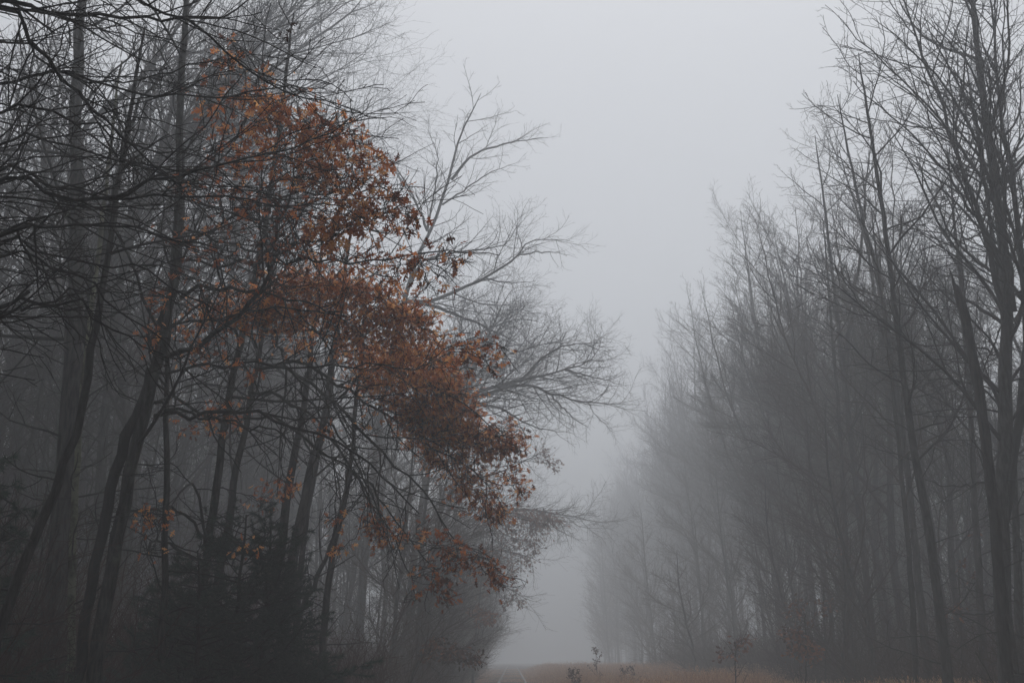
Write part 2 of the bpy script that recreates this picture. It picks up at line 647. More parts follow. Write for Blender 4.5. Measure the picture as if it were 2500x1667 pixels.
def oak(seed, trunk_pts, Y, wpx, H, limbs, clusters, label, trop, extra=(), mats=(M_BARK_OAK, M_TWIG_LICHEN), lmat=M_LEAF, lsize=(.11, .17),
        fine=1.0, t0=.3, bare_dens=1.2, name='oak_tree', st_shape=ST, group=None, leaf_n=2.0, t_add=.06):
    tr = Tree(seed)
    rg = tr.rg
    q = px_path(trunk_pts, Y, H)
    stem = tr.stem(q, wpx * Y * YS / F / 2 * .92, .015, K=34, sides=14, jit=.010, rough=.07, flare=.2, pw=.65)
    lv = [stem]
    for e in extra:
        lv.append(tr.limb([at(p[0], p[1], Y + e[2]) if len(p) == 2 else np.array(p) for p in e[0]], e[1] * Y * YS / F / 2, e[3] if len(e) > 3 else .012, K=18, sides=9, jit=.02))
    lb = []
    for l in limbs:
        lb.append(tr.limb([at(p[0], p[1], p[2]) for p in l[0]], l[1] * Y * YS / F / 2, .008, K=18, sides=7, jit=.03))
    hosts = np.concatenate([p[0].reshape(-1, 3) for p in lv + lb])
    hr = np.concatenate([p[1].reshape(-1) for p in lv + lb])
    G = Geo()
    cl_pr, cl_id = [], []
    for ci, c in enumerate(clusters):
        px, py, Yc, rp, nl = c[:5]
        ctr = at(px * D, py * D, Yc)
        rad = rp * D * Yc * YS / F * 1.12
        dv = ctr - hosts
        dist = np.linalg.norm(dv, axis=1)
        cost = dist + np.where(dist < rad * 1.2, 2.0, 0) + np.maximum(0, dv[:, 0] * -.6) + np.where(hosts[:, 2] < 2.5, 2, 0)
        k = int(np.argmin(cost))
        a = hosts[k]
        v = ctr - a
        L = np.linalg.norm(v)
        end = ctr + v / L * rad * .7
        mid = a + v * .5 + np.array([0, 0, .10 * L]) + rg.normal(0, .05 * L, 3)
        pr = tr.limb([a, mid, ctr, end], min(hr[k] * .6, .008 + .006 * L), .005, K=12, sides=5, jit=.02)
        cl_pr.append(pr)
        cl_id.append((ctr, rad, nl, c[5] if len(c) > 5 else .5))
    # twigs that carry the leaves
    for pr, (ctr, rad, nl, tone) in zip(cl_pr, cl_id):
        Lp = np.linalg.norm(np.diff(pr[0][0], axis=0), axis=1).sum()
        t_in = max(.25, 1 - (2.2 * rad) / Lp)
        nb = int(np.clip(nl / 5, 5, 40))
        b = grow(rg, pr[0], pr[1], nb, t0=t_in, ang=58, ratio=1.0, decay=.0, K=6, wander=.14, up=.02, tip=.0032, lmin=rad * .55, lmax=rad * 1.05, flat=.45)
        tr.crown.tubes(b[0], b[1], 4)
        b_ = grow(rg, b[0], b[1], 4, t0=.2, ang=45, ratio=.45, decay=.3, K=4, wander=.15, up=.0, tip=.0026, lmin=.12)
        tr.crown.tubes(b_[0], b_[1], 3)
        P = np.concatenate([b[0][:, 2:].reshape(-1, 3), b_[0][:, 1:].reshape(-1, 3), b_[0][:, -1]])
        dr = np.concatenate([(b[0][:, 2:] - b[0][:, 1:-1]).reshape(-1, 3), (b_[0][:, 1:] - b_[0][:, :-1]).reshape(-1, 3), b_[0][:, -1] - b_[0][:, -2]])
        dist = np.linalg.norm((P - ctr) * (1, 1, 1.6), axis=1)
        wgt = np.exp(-(dist / rad) ** 2 * .9)
        wgt /= wgt.sum()
        # leaves grow in small bunches on shared twig points
        n1 = int(nl * leaf_n)
        pick = rg.choice(len(P), n1, p=wgt)
        pos = P[pick] + rg.normal(0, .07, (n1, 3))
        sz = rg.uniform(lsize[0], lsize[1], n1)
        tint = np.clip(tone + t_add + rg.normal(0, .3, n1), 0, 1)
        add_leaves(G, rg, pos, nrm(dr[pick]), sz, st_shape, tint)
        # bare fine twigs along the inner half too
    allc = cat_pr(*cl_pr) if cl_pr else None
    l0 = cat_pr(*lv)
    b1 = tr.sub(l0, 5, n=bare_dens, t0=t0, ang=62, ratio=.24, decay=.55, K=9, wander=.12, up=.01, trop=trop, tip=.006, lmin=.7, lmax=4.2)
    hs_ = [b1] + ([cat_pr(*lb)] if lb else [])
    b2 = tr.sub(cat_pr(*hs_), 4, n=2.8 * fine, t0=.12, ang=50, ratio=.38, decay=.45, K=6, wander=.15, up=.0, trop=np.asarray(trop) * .4, tip=.0045, lmin=.35, lmax=2.2)
    if allc is not None:
        c2 = tr.sub(allc, 4, n=1.8 * fine, t0=.1, ang=48, ratio=.3, decay=.2, K=6, wander=.15, up=.0, tip=.004, lmin=.3, lmax=1.2)
        b2 = cat_pr(b2, c2)
    tr.sub(b2, 3, n=5.6 * fine, t0=.12, ang=45, ratio=.5, decay=.4, K=4, wander=.17, up=.01, tip=.003, lmin=.15)
    base = np.array([q[0][0], q[0][1], 0.0])
    root = finish(tr, name, base, label, 'tree', group, mats)
    if G.n:
        G.v = [x - base.astype(np.float32) for x in G.v]
        link('leaves', G.mesh('leaves', lmat, tint=True), root)
    return root


def lim(pts, w, Y, Y2):
    """a limb from display pixels, running from distance Y to Y2"""
    n_ = len(pts)
    return ([(p[0] * D, p[1] * D, Y + (Y2 - Y) * k / (n_ - 1)) for k, p in enumerate(pts)], w)


SHADE_TINTED = [(520, 480, 14.5, 60, 25, .08), (600, 520, 14.5, 60, 33, .08), (680, 480, 14.3, 60, 33, .12), (740, 440, 14, 50, 22, .2), (650, 580, 14.8, 60, 33, .08), (560, 600, 15, 60, 25, .1), (800, 580, 14.5, 50, 19, .12),  # darker leaf tints put the shade deep inside the crown into the colour
       (720, 600, 15, 60, 30, .1), (860, 560, 14.2, 40, 12, .15), (480, 560, 15, 50, 14, .1), (420, 640, 15, 40, 9, .25), (450, 420, 14.6, 40, 7, .2), (640, 640, 15, 40, 13, .2), (430, 560, 15, 50, 16, .3), (470, 470, 14.6, 40, 12, .3), (400, 690, 15.5, 36, 18, .35), (360, 760, 16, 30, 16, .35), (480, 820, 16, 40, 16, .35), (560, 840, 16, 40, 16, .4)]
UP = [(530, 110, 13.6, 25, 12), (535, 150, 13.6, 30, 22), (600, 170, 13.5, 18, 7), (615, 225, 13.5, 32, 26), (575, 235, 13.6, 42, 44), (490, 180, 14, 14, 6),
      (480, 230, 14, 20, 8), (500, 265, 13.8, 25, 16), (640, 265, 13.4, 55, 90), (560, 310, 13.8, 55, 60), (700, 290, 13.4, 50, 75), (740, 330, 13.3, 55, 85),
      (660, 360, 13.5, 66, 100), (790, 320, 13.2, 46, 55), (840, 375, 13.1, 42, 48), (770, 395, 13.2, 56, 80), (862, 418, 13, 26, 22), (830, 500, 13.2, 50, 90, .6),
      (775, 530, 13.4, 44, 70, .65), (905, 455, 13, 32, 36, .4), (935, 492, 12.9, 24, 26, .35), (880, 500, 13, 30, 14), (735, 535, 13.4, 26, 26, .6), (560, 390, 14, 50, 30, .3),
      (500, 380, 14.2, 40, 22, .3), (820, 450, 13.2, 38, 34), (720, 420, 13.6, 60, 50, .4), (600, 440, 14, 50, 16, .3),
      (920, 600, 13.8, 28, 30, .5), (960, 600, 13.6, 26, 22, .5), (1028, 582, 13.2, 18, 16, .4), (1062, 600, 13, 7, 2, .3), (975, 652, 13.6, 20, 14, .4), (1008, 640, 13.4, 10, 3, .2),
      (870, 620, 14, 40, 12, .4)]
MID = [(470, 710, 18, 42, 70, .42), (540, 700, 18, 50, 110, .45), (600, 700, 18, 55, 150, .45), (660, 670, 18, 55, 150, .45), (730, 655, 18, 62, 230, .45),
       (800, 672, 18, 62, 270, .45), (870, 690, 18, 58, 240, .45), (925, 728, 18, 52, 220, .5), (962, 745, 18, 38, 120, .5), (850, 755, 18, 54, 190, .5),
       (780, 740, 18, 46, 160, .5), (700, 730, 18, 46, 110, .5), (690, 800, 17, 28, 26, .65), (640, 795, 17, 18, 8, .65), (410, 760, 18, 32, 30, .4), (350, 790, 17.5, 22, 14, .4),
       (440, 820, 18, 30, 25, .3), (620, 740, 18, 40, 60, .4), (520, 760, 18, 30, 20, .4), (900, 790, 18.4, 40, 90, .5), (960, 800, 19, 40, 120, .5), (880, 830, 19.5, 44, 140, .5), (820, 800, 19, 36, 60, .4), (1000, 830, 20, 40, 120, .5), (930, 830, 19.5, 40, 130, .5), (660, 720, 18, 50, 100, .45), (570, 730, 18, 44, 70, .4), (490, 740, 18, 36, 40, .4), (1000, 780, 18.5, 26, 40, .5)]
RMID = [(1050, 800, 16, 30, 26, .55), (1090, 797, 16, 30, 30, .5), (1120, 825, 16, 24, 18, .4), (1070, 845, 16, 20, 12, .4), (1160, 800, 16, 9, 3, .4), (1030, 835, 16.5, 18, 10, .5)]
LOW = [(850, 880, 21, 46, 190, .5), (830, 830, 20.5, 36, 110, .55), (910, 828, 20.5, 42, 140, .55), (940, 880, 21, 54, 270, .5), (1000, 868, 21, 48, 230, .5), (1050, 890, 21.4, 40, 170, .5),
       (1040, 930, 21.4, 44, 210, .45), (980, 940, 21, 46, 210, .5), (900, 930, 21, 38, 110, .5), (960, 1000, 21.5, 36, 140, .5), (1010, 1010, 21.7, 42, 180, .5), (1070, 1000, 22, 40, 180, .5),
       (1130, 1008, 22, 42, 200, .45), (1180, 1022, 22, 28, 110, .4), (1150, 985, 22, 26, 70, .4), (1208, 1000, 22, 10, 8, .35), (1020, 1058, 22, 40, 130, .45), (980, 1040, 21.8, 28, 60, .45),
       (1100, 1090, 22.4, 26, 40, .35), (1170, 1098, 22.4, 26, 50, .42), (1198, 1130, 22.4, 16, 26, .4), (1060, 1120, 22.2, 30, 90, .5), (1110, 1150, 22.3, 36, 130, .5), (1142, 1182, 22.4, 22, 60, .45),
       (1040, 1000, 22, 36, 110, .45), (1000, 960, 21.4, 44, 180, .45), (1060, 960, 21.6, 34, 90, .4), (1100, 1030, 22, 40, 110, .45), (1150, 1040, 22, 34, 70, .4), (1080, 1060, 22, 34, 60, .35), (930, 960, 21, 34, 90, .4), (1090, 950, 21.6, 18, 20, .4)]
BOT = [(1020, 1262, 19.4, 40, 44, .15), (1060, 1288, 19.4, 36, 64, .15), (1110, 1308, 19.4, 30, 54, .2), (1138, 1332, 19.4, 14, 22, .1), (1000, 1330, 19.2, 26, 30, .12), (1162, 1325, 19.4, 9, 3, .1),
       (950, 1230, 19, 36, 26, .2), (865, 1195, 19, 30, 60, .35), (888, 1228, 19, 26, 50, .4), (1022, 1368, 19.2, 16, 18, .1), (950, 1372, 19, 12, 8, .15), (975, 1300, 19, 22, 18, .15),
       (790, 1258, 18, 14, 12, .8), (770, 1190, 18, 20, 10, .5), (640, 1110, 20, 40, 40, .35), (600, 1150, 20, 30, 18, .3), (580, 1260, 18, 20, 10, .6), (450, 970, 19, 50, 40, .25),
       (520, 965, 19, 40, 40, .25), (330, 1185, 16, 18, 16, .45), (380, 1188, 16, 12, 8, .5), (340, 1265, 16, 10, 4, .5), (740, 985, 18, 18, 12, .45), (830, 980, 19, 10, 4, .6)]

YS = .76
oak(101, [(229, 1667), (257, 1428), (296, 1250), (332, 1107), (357, 1000), (379, 907), (400, 800), (418, 728), (432, 640), (446, 568), (450, 430), (446, 300)], 16.5, 40, 13.0,
    [lim([(360, 820), (430, 803), (487, 770), (564, 706), (605, 652), (628, 567), (645, 517), (690, 400), (700, 300)], 15, 16.5, 14.2),
     lim([(413, 685), (450, 661), (504, 661), (571, 665), (639, 675), (722, 695), (800, 735)], 11, 16.5, 16),
     lim([(395, 745), (480, 735), (580, 715), (650, 712), (800, 720)], 7, 16.5, 15),
     lim([(355, 925), (420, 945), (505, 965), (590, 980), (670, 1010)], 8, 16.5, 15),
     lim([(355, 955), (420, 948), (505, 946), (588, 951), (672, 977), (772, 1015), (860, 1080), (960, 1180)], 12, 16.5, 16),
     lim([(345, 850), (480, 845), (570, 840), (700, 845), (830, 835), (950, 850)], 8, 16.5, 15.5),
     lim([(415, 560), (500, 520), (590, 470), (700, 445), (800, 440), (900, 430)], 8, 16.5, 13.4),
     lim([(420, 440), (500, 380), (560, 290), (600, 200), (560, 120)], 7, 16.5, 13.8),
     lim([(416, 520), (520, 560), (640, 590), (760, 600), (900, 595), (1010, 580)], 8, 16.5, 13.6),
     lim([(412, 600), (560, 610), (700, 560), (820, 520), (930, 470)], 8, 16.5, 13.2)],
    UP + RMID + SHADE_TINTED, 'leaning dark twin-stemmed oak with large rust-brown leaves high on its right side', (.05, -.02, 0),
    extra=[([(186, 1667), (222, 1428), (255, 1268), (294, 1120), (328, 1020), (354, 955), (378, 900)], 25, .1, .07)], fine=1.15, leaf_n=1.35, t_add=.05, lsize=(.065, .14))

oak(102, [(470, 1667), (500, 1428), (507, 1268), (536, 1107), (571, 925), (593, 836), (607, 746), (625, 640), (650, 520)], 20, 26, 12.5,
    [lim([(585, 850), (640, 840), (700, 870), (800, 960), (900, 1060), (1000, 1160), (1060, 1250)], 11, 20, 19.5),
     lim([(570, 900), (660, 915), (760, 1000), (830, 1120), (890, 1200)], 9, 20, 19),
     lim([(590, 830), (720, 850), (850, 930), (1000, 1030), (1150, 1120)], 10, 20, 22),
     lim([(600, 760), (720, 760), (850, 800), (960, 860), (1060, 930), (1150, 1000)], 10, 20, 21.5),
     lim([(605, 700), (700, 660), (820, 670), (930, 720)], 8, 20, 18.5),
     lim([(560, 960), (640, 965), (750, 1040), (860, 1120), (930, 1220), (1000, 1310)], 8, 20, 19.2),
     lim([(590, 800), (520, 740), (450, 720), (390, 760)], 7, 20, 18.5),
     lim([(690, 900), (790, 1010), (850, 1130), (900, 1230), (940, 1330)], 6, 19.6, 19)],
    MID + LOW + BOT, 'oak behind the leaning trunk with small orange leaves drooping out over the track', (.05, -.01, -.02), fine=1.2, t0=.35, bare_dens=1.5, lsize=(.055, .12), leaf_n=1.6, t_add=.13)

YS = 1.0
# ------------------------------------------------------------------ dark boughs reaching in from a tree at the left edge
tr = Tree(103)
TX, TY = -5.6, 6.4
tp = [np.array([TX - .3, TY, -.2]), np.array([TX - .1, TY, 2]), np.array([TX, TY + .1, 5]), np.array([TX + .1, TY + .2, 9]), np.array([TX + .3, TY + .1, 13])]
tr.stem(tp, .24, .05, K=26, sides=14, flare=.4)


def bough(pts, w, Y, Y2, h):
    """a bough of the left edge tree: leaves its trunk at height h, then follows photo pixels (2352 wide)"""
    n_ = len(pts)
    q = [np.array([TX + .05, TY + .1, h])] + [at(p[0] * D, p[1] * D, Y + (Y2 - Y) * k / (n_ - 1)) for k, p in enumerate(pts)]
    return tr.limb(q, w * Y / F / 2 * 1.4, .005, K=26, sides=7, jit=.018)


Z1 = .3571 / D
s1 = lambda L: [(x * Z1, y * Z1) for x, y in L]
s3 = lambda L: [(x * Z1, y * Z1 + 550 / D) for x, y in L]
BG = [bough(s1([(30, 20), (200, 60), (500, 105), (800, 100), (1100, 140), (1400, 130), (1600, 60), (1800, -40)]), 16, 6.5, 7.2, 6.0),
      bough(s1([(0, 60), (200, 250), (400, 500), (600, 690), (850, 950), (1000, 1100), (1250, 1290)]), 16, 6.2, 7.4, 6.1),
      bough(s1([(0, 780), (400, 770), (650, 850), (870, 970), (1100, 1050), (1500, 1100)]), 10, 6.6, 7.6, 4.6),
      bough(s1([(0, 570), (150, 510), (350, 500), (600, 560), (900, 610), (1200, 650), (1450, 670), (1700, 630), (2000, 570)]), 9, 7, 7.6, 5.1),
      bough(s1([(600, -160), (950, 0), (1250, 140), (1450, 260), (1750, 520), (2000, 660), (2250, 700)]), 12, 6.4, 7, 7.0),
      bough(s1([(0, 1230), (300, 1330), (600, 1390), (800, 1350), (1000, 1240), (1300, 1200), (1450, 1150), (1650, 1090), (1900, 1040), (2100, 950), (2400, 830)]), 13, 7, 8, 3.8),
      bough(s1([(0, 1170), (300, 1250), (700, 1350), (1200, 1340), (1500, 1340), (1800, 1400), (2352, 1390)]), 9, 7.2, 8, 3.9),
      bough(s1([(0, 990), (250, 980), (500, 1010), (900, 1120), (1300, 1180), (1600, 1270), (1900, 1350)]), 8, 7, 8, 4.2),
      bough(s3([(0, 60), (200, 20), (400, -5), (620, 0), (900, 20), (1200, 100), (1500, 150)]), 16, 6.4, 7.4, 3.7),
      bough(s3([(0, 200), (300, 290), (600, 380), (800, 560), (1000, 700), (1200, 900)]), 9, 7, 7.8, 3.4),
      bough(s3([(0, 560), (100, 480), (250, 530), (400, 520), (550, 525), (650, 620), (780, 720), (900, 800), (1100, 900)]), 16, 6.8, 7.6, 2.9),
      bough(s3([(0, 620), (150, 570), (400, 500), (560, 430), (700, 400), (900, 330)]), 14, 6.8, 7.4, 2.8),
      bough(s3([(0, 110), (250, 170), (600, 260), (900, 260), (1200, 420), (1500, 620)]), 8, 7, 7.8, 3.5),
      bough(s1([(0, 280), (300, 420), (520, 540), (800, 560), (1000, 540), (1250, 480), (1500, 400)]), 7, 7, 7.6, 5.6)]
bb = cat_pr(*BG)
b1 = tr.sub(bb, 5, n=4.6, t0=.2, ang=38, angj=14, ratio=.3, decay=.45, K=9, wander=.13, up=.0, trop=(.05, .0, -.01), tip=.0033, lmin=.5, lmax=2.2, flat=.25, rlen=.006)
b2 = tr.sub(cat_pr(b1), 4, n=5.2, t0=.1, ang=44, ratio=.42, decay=.4, K=6, wander=.16, up=.01, tip=.0026, lmin=.2, rlen=.007)
b3 = tr.sub(b2, 3, n=5.5, t0=.2, ang=44, ratio=.42, decay=.3, K=4, wander=.16, up=.01, tip=.0019, lmin=.08, rlen=.006)
root = finish(tr, 'overhanging_tree', (TX, TY, 0), 'nearest tree at the left edge, its long black bare boughs crossing the upper left', 'tree', None, (M_BARK_OAK, M_TWIG_LICHEN))
G = Geo()
lp = np.array([at(x * D, y * D, 7.1) for x, y in [(655, 68), (665, 60), (672, 64), (680, 52), (688, 55), (660, 75), (648, 72), (615, 172), (610, 178), (618, 185)]])
add_leaves(G, tr.rg, lp, np.tile([.5, 0, -.2], (len(lp), 1)), tr.rg.uniform(.055, .085, len(lp)), ST, np.zeros(len(lp)))
G.v = [x - np.array([TX, TY, 0], np.float32) for x in G.v]
link('leaves', G.mesh('leaves', M_LEAF_DULL, tint=True), root)

# ------------------------------------------------------------------ trunks of the left wood that stand out
LT = (.04, -.01, 0)
YS = .76
px_tree('leaning_tree', 'dark slanting trunk crossing the bottom left corner of the wood', 'tree', 201, [(2, 1570), (36, 1446), (71, 1335), (107, 1260), (136, 1207), (160, 1120), (185, 1010)], 14, 27, 9, low=8, t0=.55, dens=.8)
px_tree('large_tree', 'stoutest upright trunk of the left wood, forking into two stems', 'tree', 202, [(112, 1667), (132, 1428), (152, 1250), (162, 1107), (175, 1000), (186, 871), (187, 728), (190, 586), (200, 420), (195, 250)], 19, 56, 17,
        mats=(M_BARK_GREY, M_TWIG), trop=LT, extra=[([(180, 960), (214, 871), (221, 800), (232, 657), (250, 586), (280, 450), (330, 280), (420, 130)], 28, .2)], up=.06, spread=1.1)
px_tree('mossy_tree', 'slender pale trunk with greenish moss beside the stout forked trunk', 'tree', 203, [(168, 1667), (171, 1464), (179, 1285), (186, 1160), (200, 1000)], 17, 19, 10, mats=(M_BARK_MOSS, M_TWIG), t0=.5, dens=.8)
px_tree('slender_tree', 'thin knobbly trunk right of the leaning oak', 'tree', 204, [(389, 1667), (396, 1464), (400, 1375), (411, 1250), (418, 1107), (414, 1010)], 17, 19, 9, mats=(M_BARK_GREY, M_TWIG), t0=.5, dens=.9, low=14)
px_tree('straight_tree', 'dark straight trunk close behind the orange-leaved oak, leaning right', 'tree', 205, [(520, 1500), (536, 1375), (557, 1286), (586, 1107), (593, 1078), (621, 925), (632, 871), (650, 760)], 22, 24, 9.9, t0=.45)
px_tree('straight_tree', 'left trunk of a leaning pair under the orange leaves', 'tree', 206, [(650, 1560), (668, 1428), (679, 1321), (721, 1107), (740, 1000)], 24, 28, 9.9, t0=.45)
px_tree('straight_tree', 'right trunk of a leaning pair under the orange leaves', 'tree', 207, [(690, 1560), (707, 1428), (714, 1286), (761, 1143), (790, 1020)], 24, 29, 9.9, t0=.45, mats=(M_BARK_GREY, M_TWIG))
px_tree('slender_tree', 'narrow dark trunk just right of the leaning pair', 'tree', 208, [(715, 1580), (729, 1428), (743, 1286), (758, 1178), (785, 1050)], 26, 18, 9.2, t0=.45)
px_tree('leaning_sapling', 'thin sapling slanting far to the right under the drooping oak boughs', 'sapling', 209, [(732, 1500), (765, 1420), (804, 1340)], 25, 17, 5.2, t0=.5, dens=1.4, low=5)
px_tree('slender_tree', 'dark upright trunk beside the slanting sapling', 'tree', 210, [(784, 1600), (793, 1428), (818, 1321), (832, 1260), (850, 1150)], 25, 20, 8.6, t0=.45)
YS = .9
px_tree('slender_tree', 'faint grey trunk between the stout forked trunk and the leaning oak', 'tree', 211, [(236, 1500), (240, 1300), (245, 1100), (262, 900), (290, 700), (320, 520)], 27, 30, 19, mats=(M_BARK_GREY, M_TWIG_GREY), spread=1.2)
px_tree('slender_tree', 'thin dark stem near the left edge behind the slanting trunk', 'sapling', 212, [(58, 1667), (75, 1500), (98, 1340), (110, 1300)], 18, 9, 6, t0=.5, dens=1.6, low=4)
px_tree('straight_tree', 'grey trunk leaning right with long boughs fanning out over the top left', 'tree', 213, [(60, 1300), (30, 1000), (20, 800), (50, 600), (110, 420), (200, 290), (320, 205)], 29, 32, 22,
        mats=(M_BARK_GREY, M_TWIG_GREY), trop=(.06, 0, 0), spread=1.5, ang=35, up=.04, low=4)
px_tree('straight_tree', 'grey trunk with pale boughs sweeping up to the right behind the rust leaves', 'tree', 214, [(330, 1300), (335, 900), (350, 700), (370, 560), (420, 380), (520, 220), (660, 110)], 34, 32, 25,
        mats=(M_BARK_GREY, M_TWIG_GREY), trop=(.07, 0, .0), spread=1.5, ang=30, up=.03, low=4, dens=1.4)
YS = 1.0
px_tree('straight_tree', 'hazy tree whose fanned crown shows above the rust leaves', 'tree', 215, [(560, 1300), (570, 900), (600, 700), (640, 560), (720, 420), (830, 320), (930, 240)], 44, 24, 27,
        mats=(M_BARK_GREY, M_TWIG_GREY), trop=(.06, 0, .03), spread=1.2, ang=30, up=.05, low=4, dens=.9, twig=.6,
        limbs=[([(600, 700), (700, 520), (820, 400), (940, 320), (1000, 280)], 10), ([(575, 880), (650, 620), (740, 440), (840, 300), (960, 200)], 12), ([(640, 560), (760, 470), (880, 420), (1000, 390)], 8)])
px_tree('spreading_tree', 'big pale tree whose parallel boughs sweep up right across the top left', 'tree', 216, [(150, 1300), (170, 1000), (200, 800), (260, 600), (340, 450), (470, 310), (640, 190), (800, 100)], 38, 30, 30,
        mats=(M_BARK_GREY, M_TWIG_GREY), trop=(.07, 0, .01), spread=.8, ang=26, up=.05, low=4, dens=.7, twig=.5,
        limbs=[([(230, 700), (400, 470), (560, 330), (740, 210), (900, 140)], 18), ([(215, 740), (420, 560), (600, 420), (760, 310), (900, 260)], 16), ([(300, 510), (450, 300), (620, 160), (800, 40), (930, -40)], 18),
               ([(205, 780), (240, 560), (330, 330), (480, 120), (600, -40)], 18), ([(260, 600), (480, 420), (680, 260), (860, 150), (920, 100)], 16), ([(340, 450), (540, 240), (720, 100), (850, -10)], 14)])

YS = 1.1
# the fine bare tree whose forked crown stands out against the sky
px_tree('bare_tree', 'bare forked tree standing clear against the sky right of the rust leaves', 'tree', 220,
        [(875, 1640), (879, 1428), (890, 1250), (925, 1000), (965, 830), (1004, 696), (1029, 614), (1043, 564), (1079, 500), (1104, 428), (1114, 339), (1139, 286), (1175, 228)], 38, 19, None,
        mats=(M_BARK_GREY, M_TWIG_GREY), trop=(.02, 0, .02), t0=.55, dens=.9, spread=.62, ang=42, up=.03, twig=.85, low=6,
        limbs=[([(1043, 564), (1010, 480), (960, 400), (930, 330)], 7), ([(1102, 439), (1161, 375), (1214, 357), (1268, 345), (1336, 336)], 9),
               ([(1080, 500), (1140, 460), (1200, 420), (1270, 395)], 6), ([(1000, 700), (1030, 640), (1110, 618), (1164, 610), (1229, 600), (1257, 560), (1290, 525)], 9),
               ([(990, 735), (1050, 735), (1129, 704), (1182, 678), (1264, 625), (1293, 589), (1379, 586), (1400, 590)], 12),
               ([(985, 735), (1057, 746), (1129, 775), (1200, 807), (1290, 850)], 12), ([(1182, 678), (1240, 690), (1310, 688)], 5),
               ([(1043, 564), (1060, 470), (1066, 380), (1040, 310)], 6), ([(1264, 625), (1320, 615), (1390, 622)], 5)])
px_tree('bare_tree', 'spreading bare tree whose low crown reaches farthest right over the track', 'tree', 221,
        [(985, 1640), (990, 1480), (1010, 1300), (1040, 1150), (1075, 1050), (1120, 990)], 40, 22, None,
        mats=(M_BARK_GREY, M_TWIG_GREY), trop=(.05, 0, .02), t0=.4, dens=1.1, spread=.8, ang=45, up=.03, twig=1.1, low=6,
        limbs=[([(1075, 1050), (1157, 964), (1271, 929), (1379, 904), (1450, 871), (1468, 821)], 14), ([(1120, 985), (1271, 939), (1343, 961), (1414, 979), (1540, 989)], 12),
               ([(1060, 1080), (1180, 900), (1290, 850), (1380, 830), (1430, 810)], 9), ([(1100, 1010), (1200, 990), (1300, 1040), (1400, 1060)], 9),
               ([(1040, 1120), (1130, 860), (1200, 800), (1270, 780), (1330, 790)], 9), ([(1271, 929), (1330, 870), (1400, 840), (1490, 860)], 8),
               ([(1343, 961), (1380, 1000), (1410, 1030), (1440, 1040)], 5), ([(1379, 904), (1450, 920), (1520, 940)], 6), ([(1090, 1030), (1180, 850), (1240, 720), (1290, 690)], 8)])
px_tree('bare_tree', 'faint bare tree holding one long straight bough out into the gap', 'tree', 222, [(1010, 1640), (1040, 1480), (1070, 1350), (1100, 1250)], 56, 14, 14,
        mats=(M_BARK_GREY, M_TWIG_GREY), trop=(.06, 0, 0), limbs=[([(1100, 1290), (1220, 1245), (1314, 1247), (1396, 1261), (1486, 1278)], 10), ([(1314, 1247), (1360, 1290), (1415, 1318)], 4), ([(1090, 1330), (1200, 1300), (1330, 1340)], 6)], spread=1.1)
# farther oak with dulled brown leaves, showing under the orange boughs
oak(223, [(1000, 1640), (1015, 1500), (1040, 1380), (1070, 1280), (1100, 1180)], 50, 16, 12,
    [([(1040, 1380, 50), (1120, 1300, 49), (1220, 1250, 48.5), (1310, 1270, 48)], 8), ([(1070, 1280, 50), (1160, 1180, 49), (1260, 1130, 48), (1340, 1130, 48)], 8),
     ([(1030, 1420, 50), (1130, 1400, 49), (1230, 1430, 48), (1300, 1470, 48)], 7), ([(1045, 1370, 50), (1150, 1340, 49), (1260, 1350, 48), (1320, 1370, 48)], 7)],
    [(1170, 1190, 48, 40, 140, .4), (1220, 1200, 48, 36, 160, .45), (1260, 1195, 48, 26, 90, .45), (1200, 1225, 48, 30, 90, .4), (1240, 1045, 48, 26, 40, .5), (1270, 1070, 48, 16, 24, .5), (1100, 1415, 40, 24, 60, .7), (1130, 1420, 40, 12, 20, .7),
     (1140, 1210, 48, 40, 120, .4), (1150, 1265, 48, 46, 100, .4), (1195, 1300, 47, 36, 70, .4), (1125, 1335, 46, 40, 80, .4), (1180, 1375, 46, 30, 50, .35), (1215, 1255, 47, 30, 60, .4), (1090, 1290, 46, 44, 80, .35)],
    'hazy oak keeping dull brown leaves at the edge of the gap', (.05, 0, 0), mats=(M_BARK_GREY, M_TWIG_GREY), lmat=M_LEAF_DULL, st_shape=ST_FAR, lsize=(.12, .18), fine=1.3, leaf_n=2.2)

YS = 1.0
# ------------------------------------------------------------------ right wood: the trees that stand out
RT = (-.05, -.01, 0)
YS = .8
px_tree('large_tree', 'stoutest tree at the right edge, dark and forking into several tall stems', 'tree', 301, [(2455, 1650), (2450, 1400), (2443, 1200), (2438, 1107), (2462, 900), (2478, 760), (2455, 600), (2425, 430), (2400, 300), (2390, 150)], 26, 44, 19,
        trop=RT, extra=[([(2445, 1300), (2480, 1050), (2505, 800), (2480, 500), (2445, 250), (2420, 30), (2400, -120)], 26, .3), ([(2462, 900), (2435, 700), (2390, 520), (2330, 350), (2280, 200), (2200, 0), (2150, -120)], 17, -.3),
                        ([(2478, 760), (2450, 560), (2360, 380), (2250, 240), (2120, 120), (2060, 60)], 12, -.4), ([(2440, 620), (2350, 480), (2230, 330), (2120, 240), (2080, 200)], 9, -.5)],
        dens=1.9, spread=1.4, ang=36, up=.05, twig=.85, t0=.3, mats=(M_BARK_GREY, M_TWIG))
px_tree('broken_tree', 'leaning dead trunk snapped off to a sharp splintered top', 'dead tree', 302, [(2452, 1640), (2448, 1350), (2421, 1110), (2384, 907), (2362, 800), (2347, 746), (2340, 724), (2334, 700)], 23, 26, None, tipr=.085, trop=RT, t0=.4, dens=.5, spread=.6, low=8)
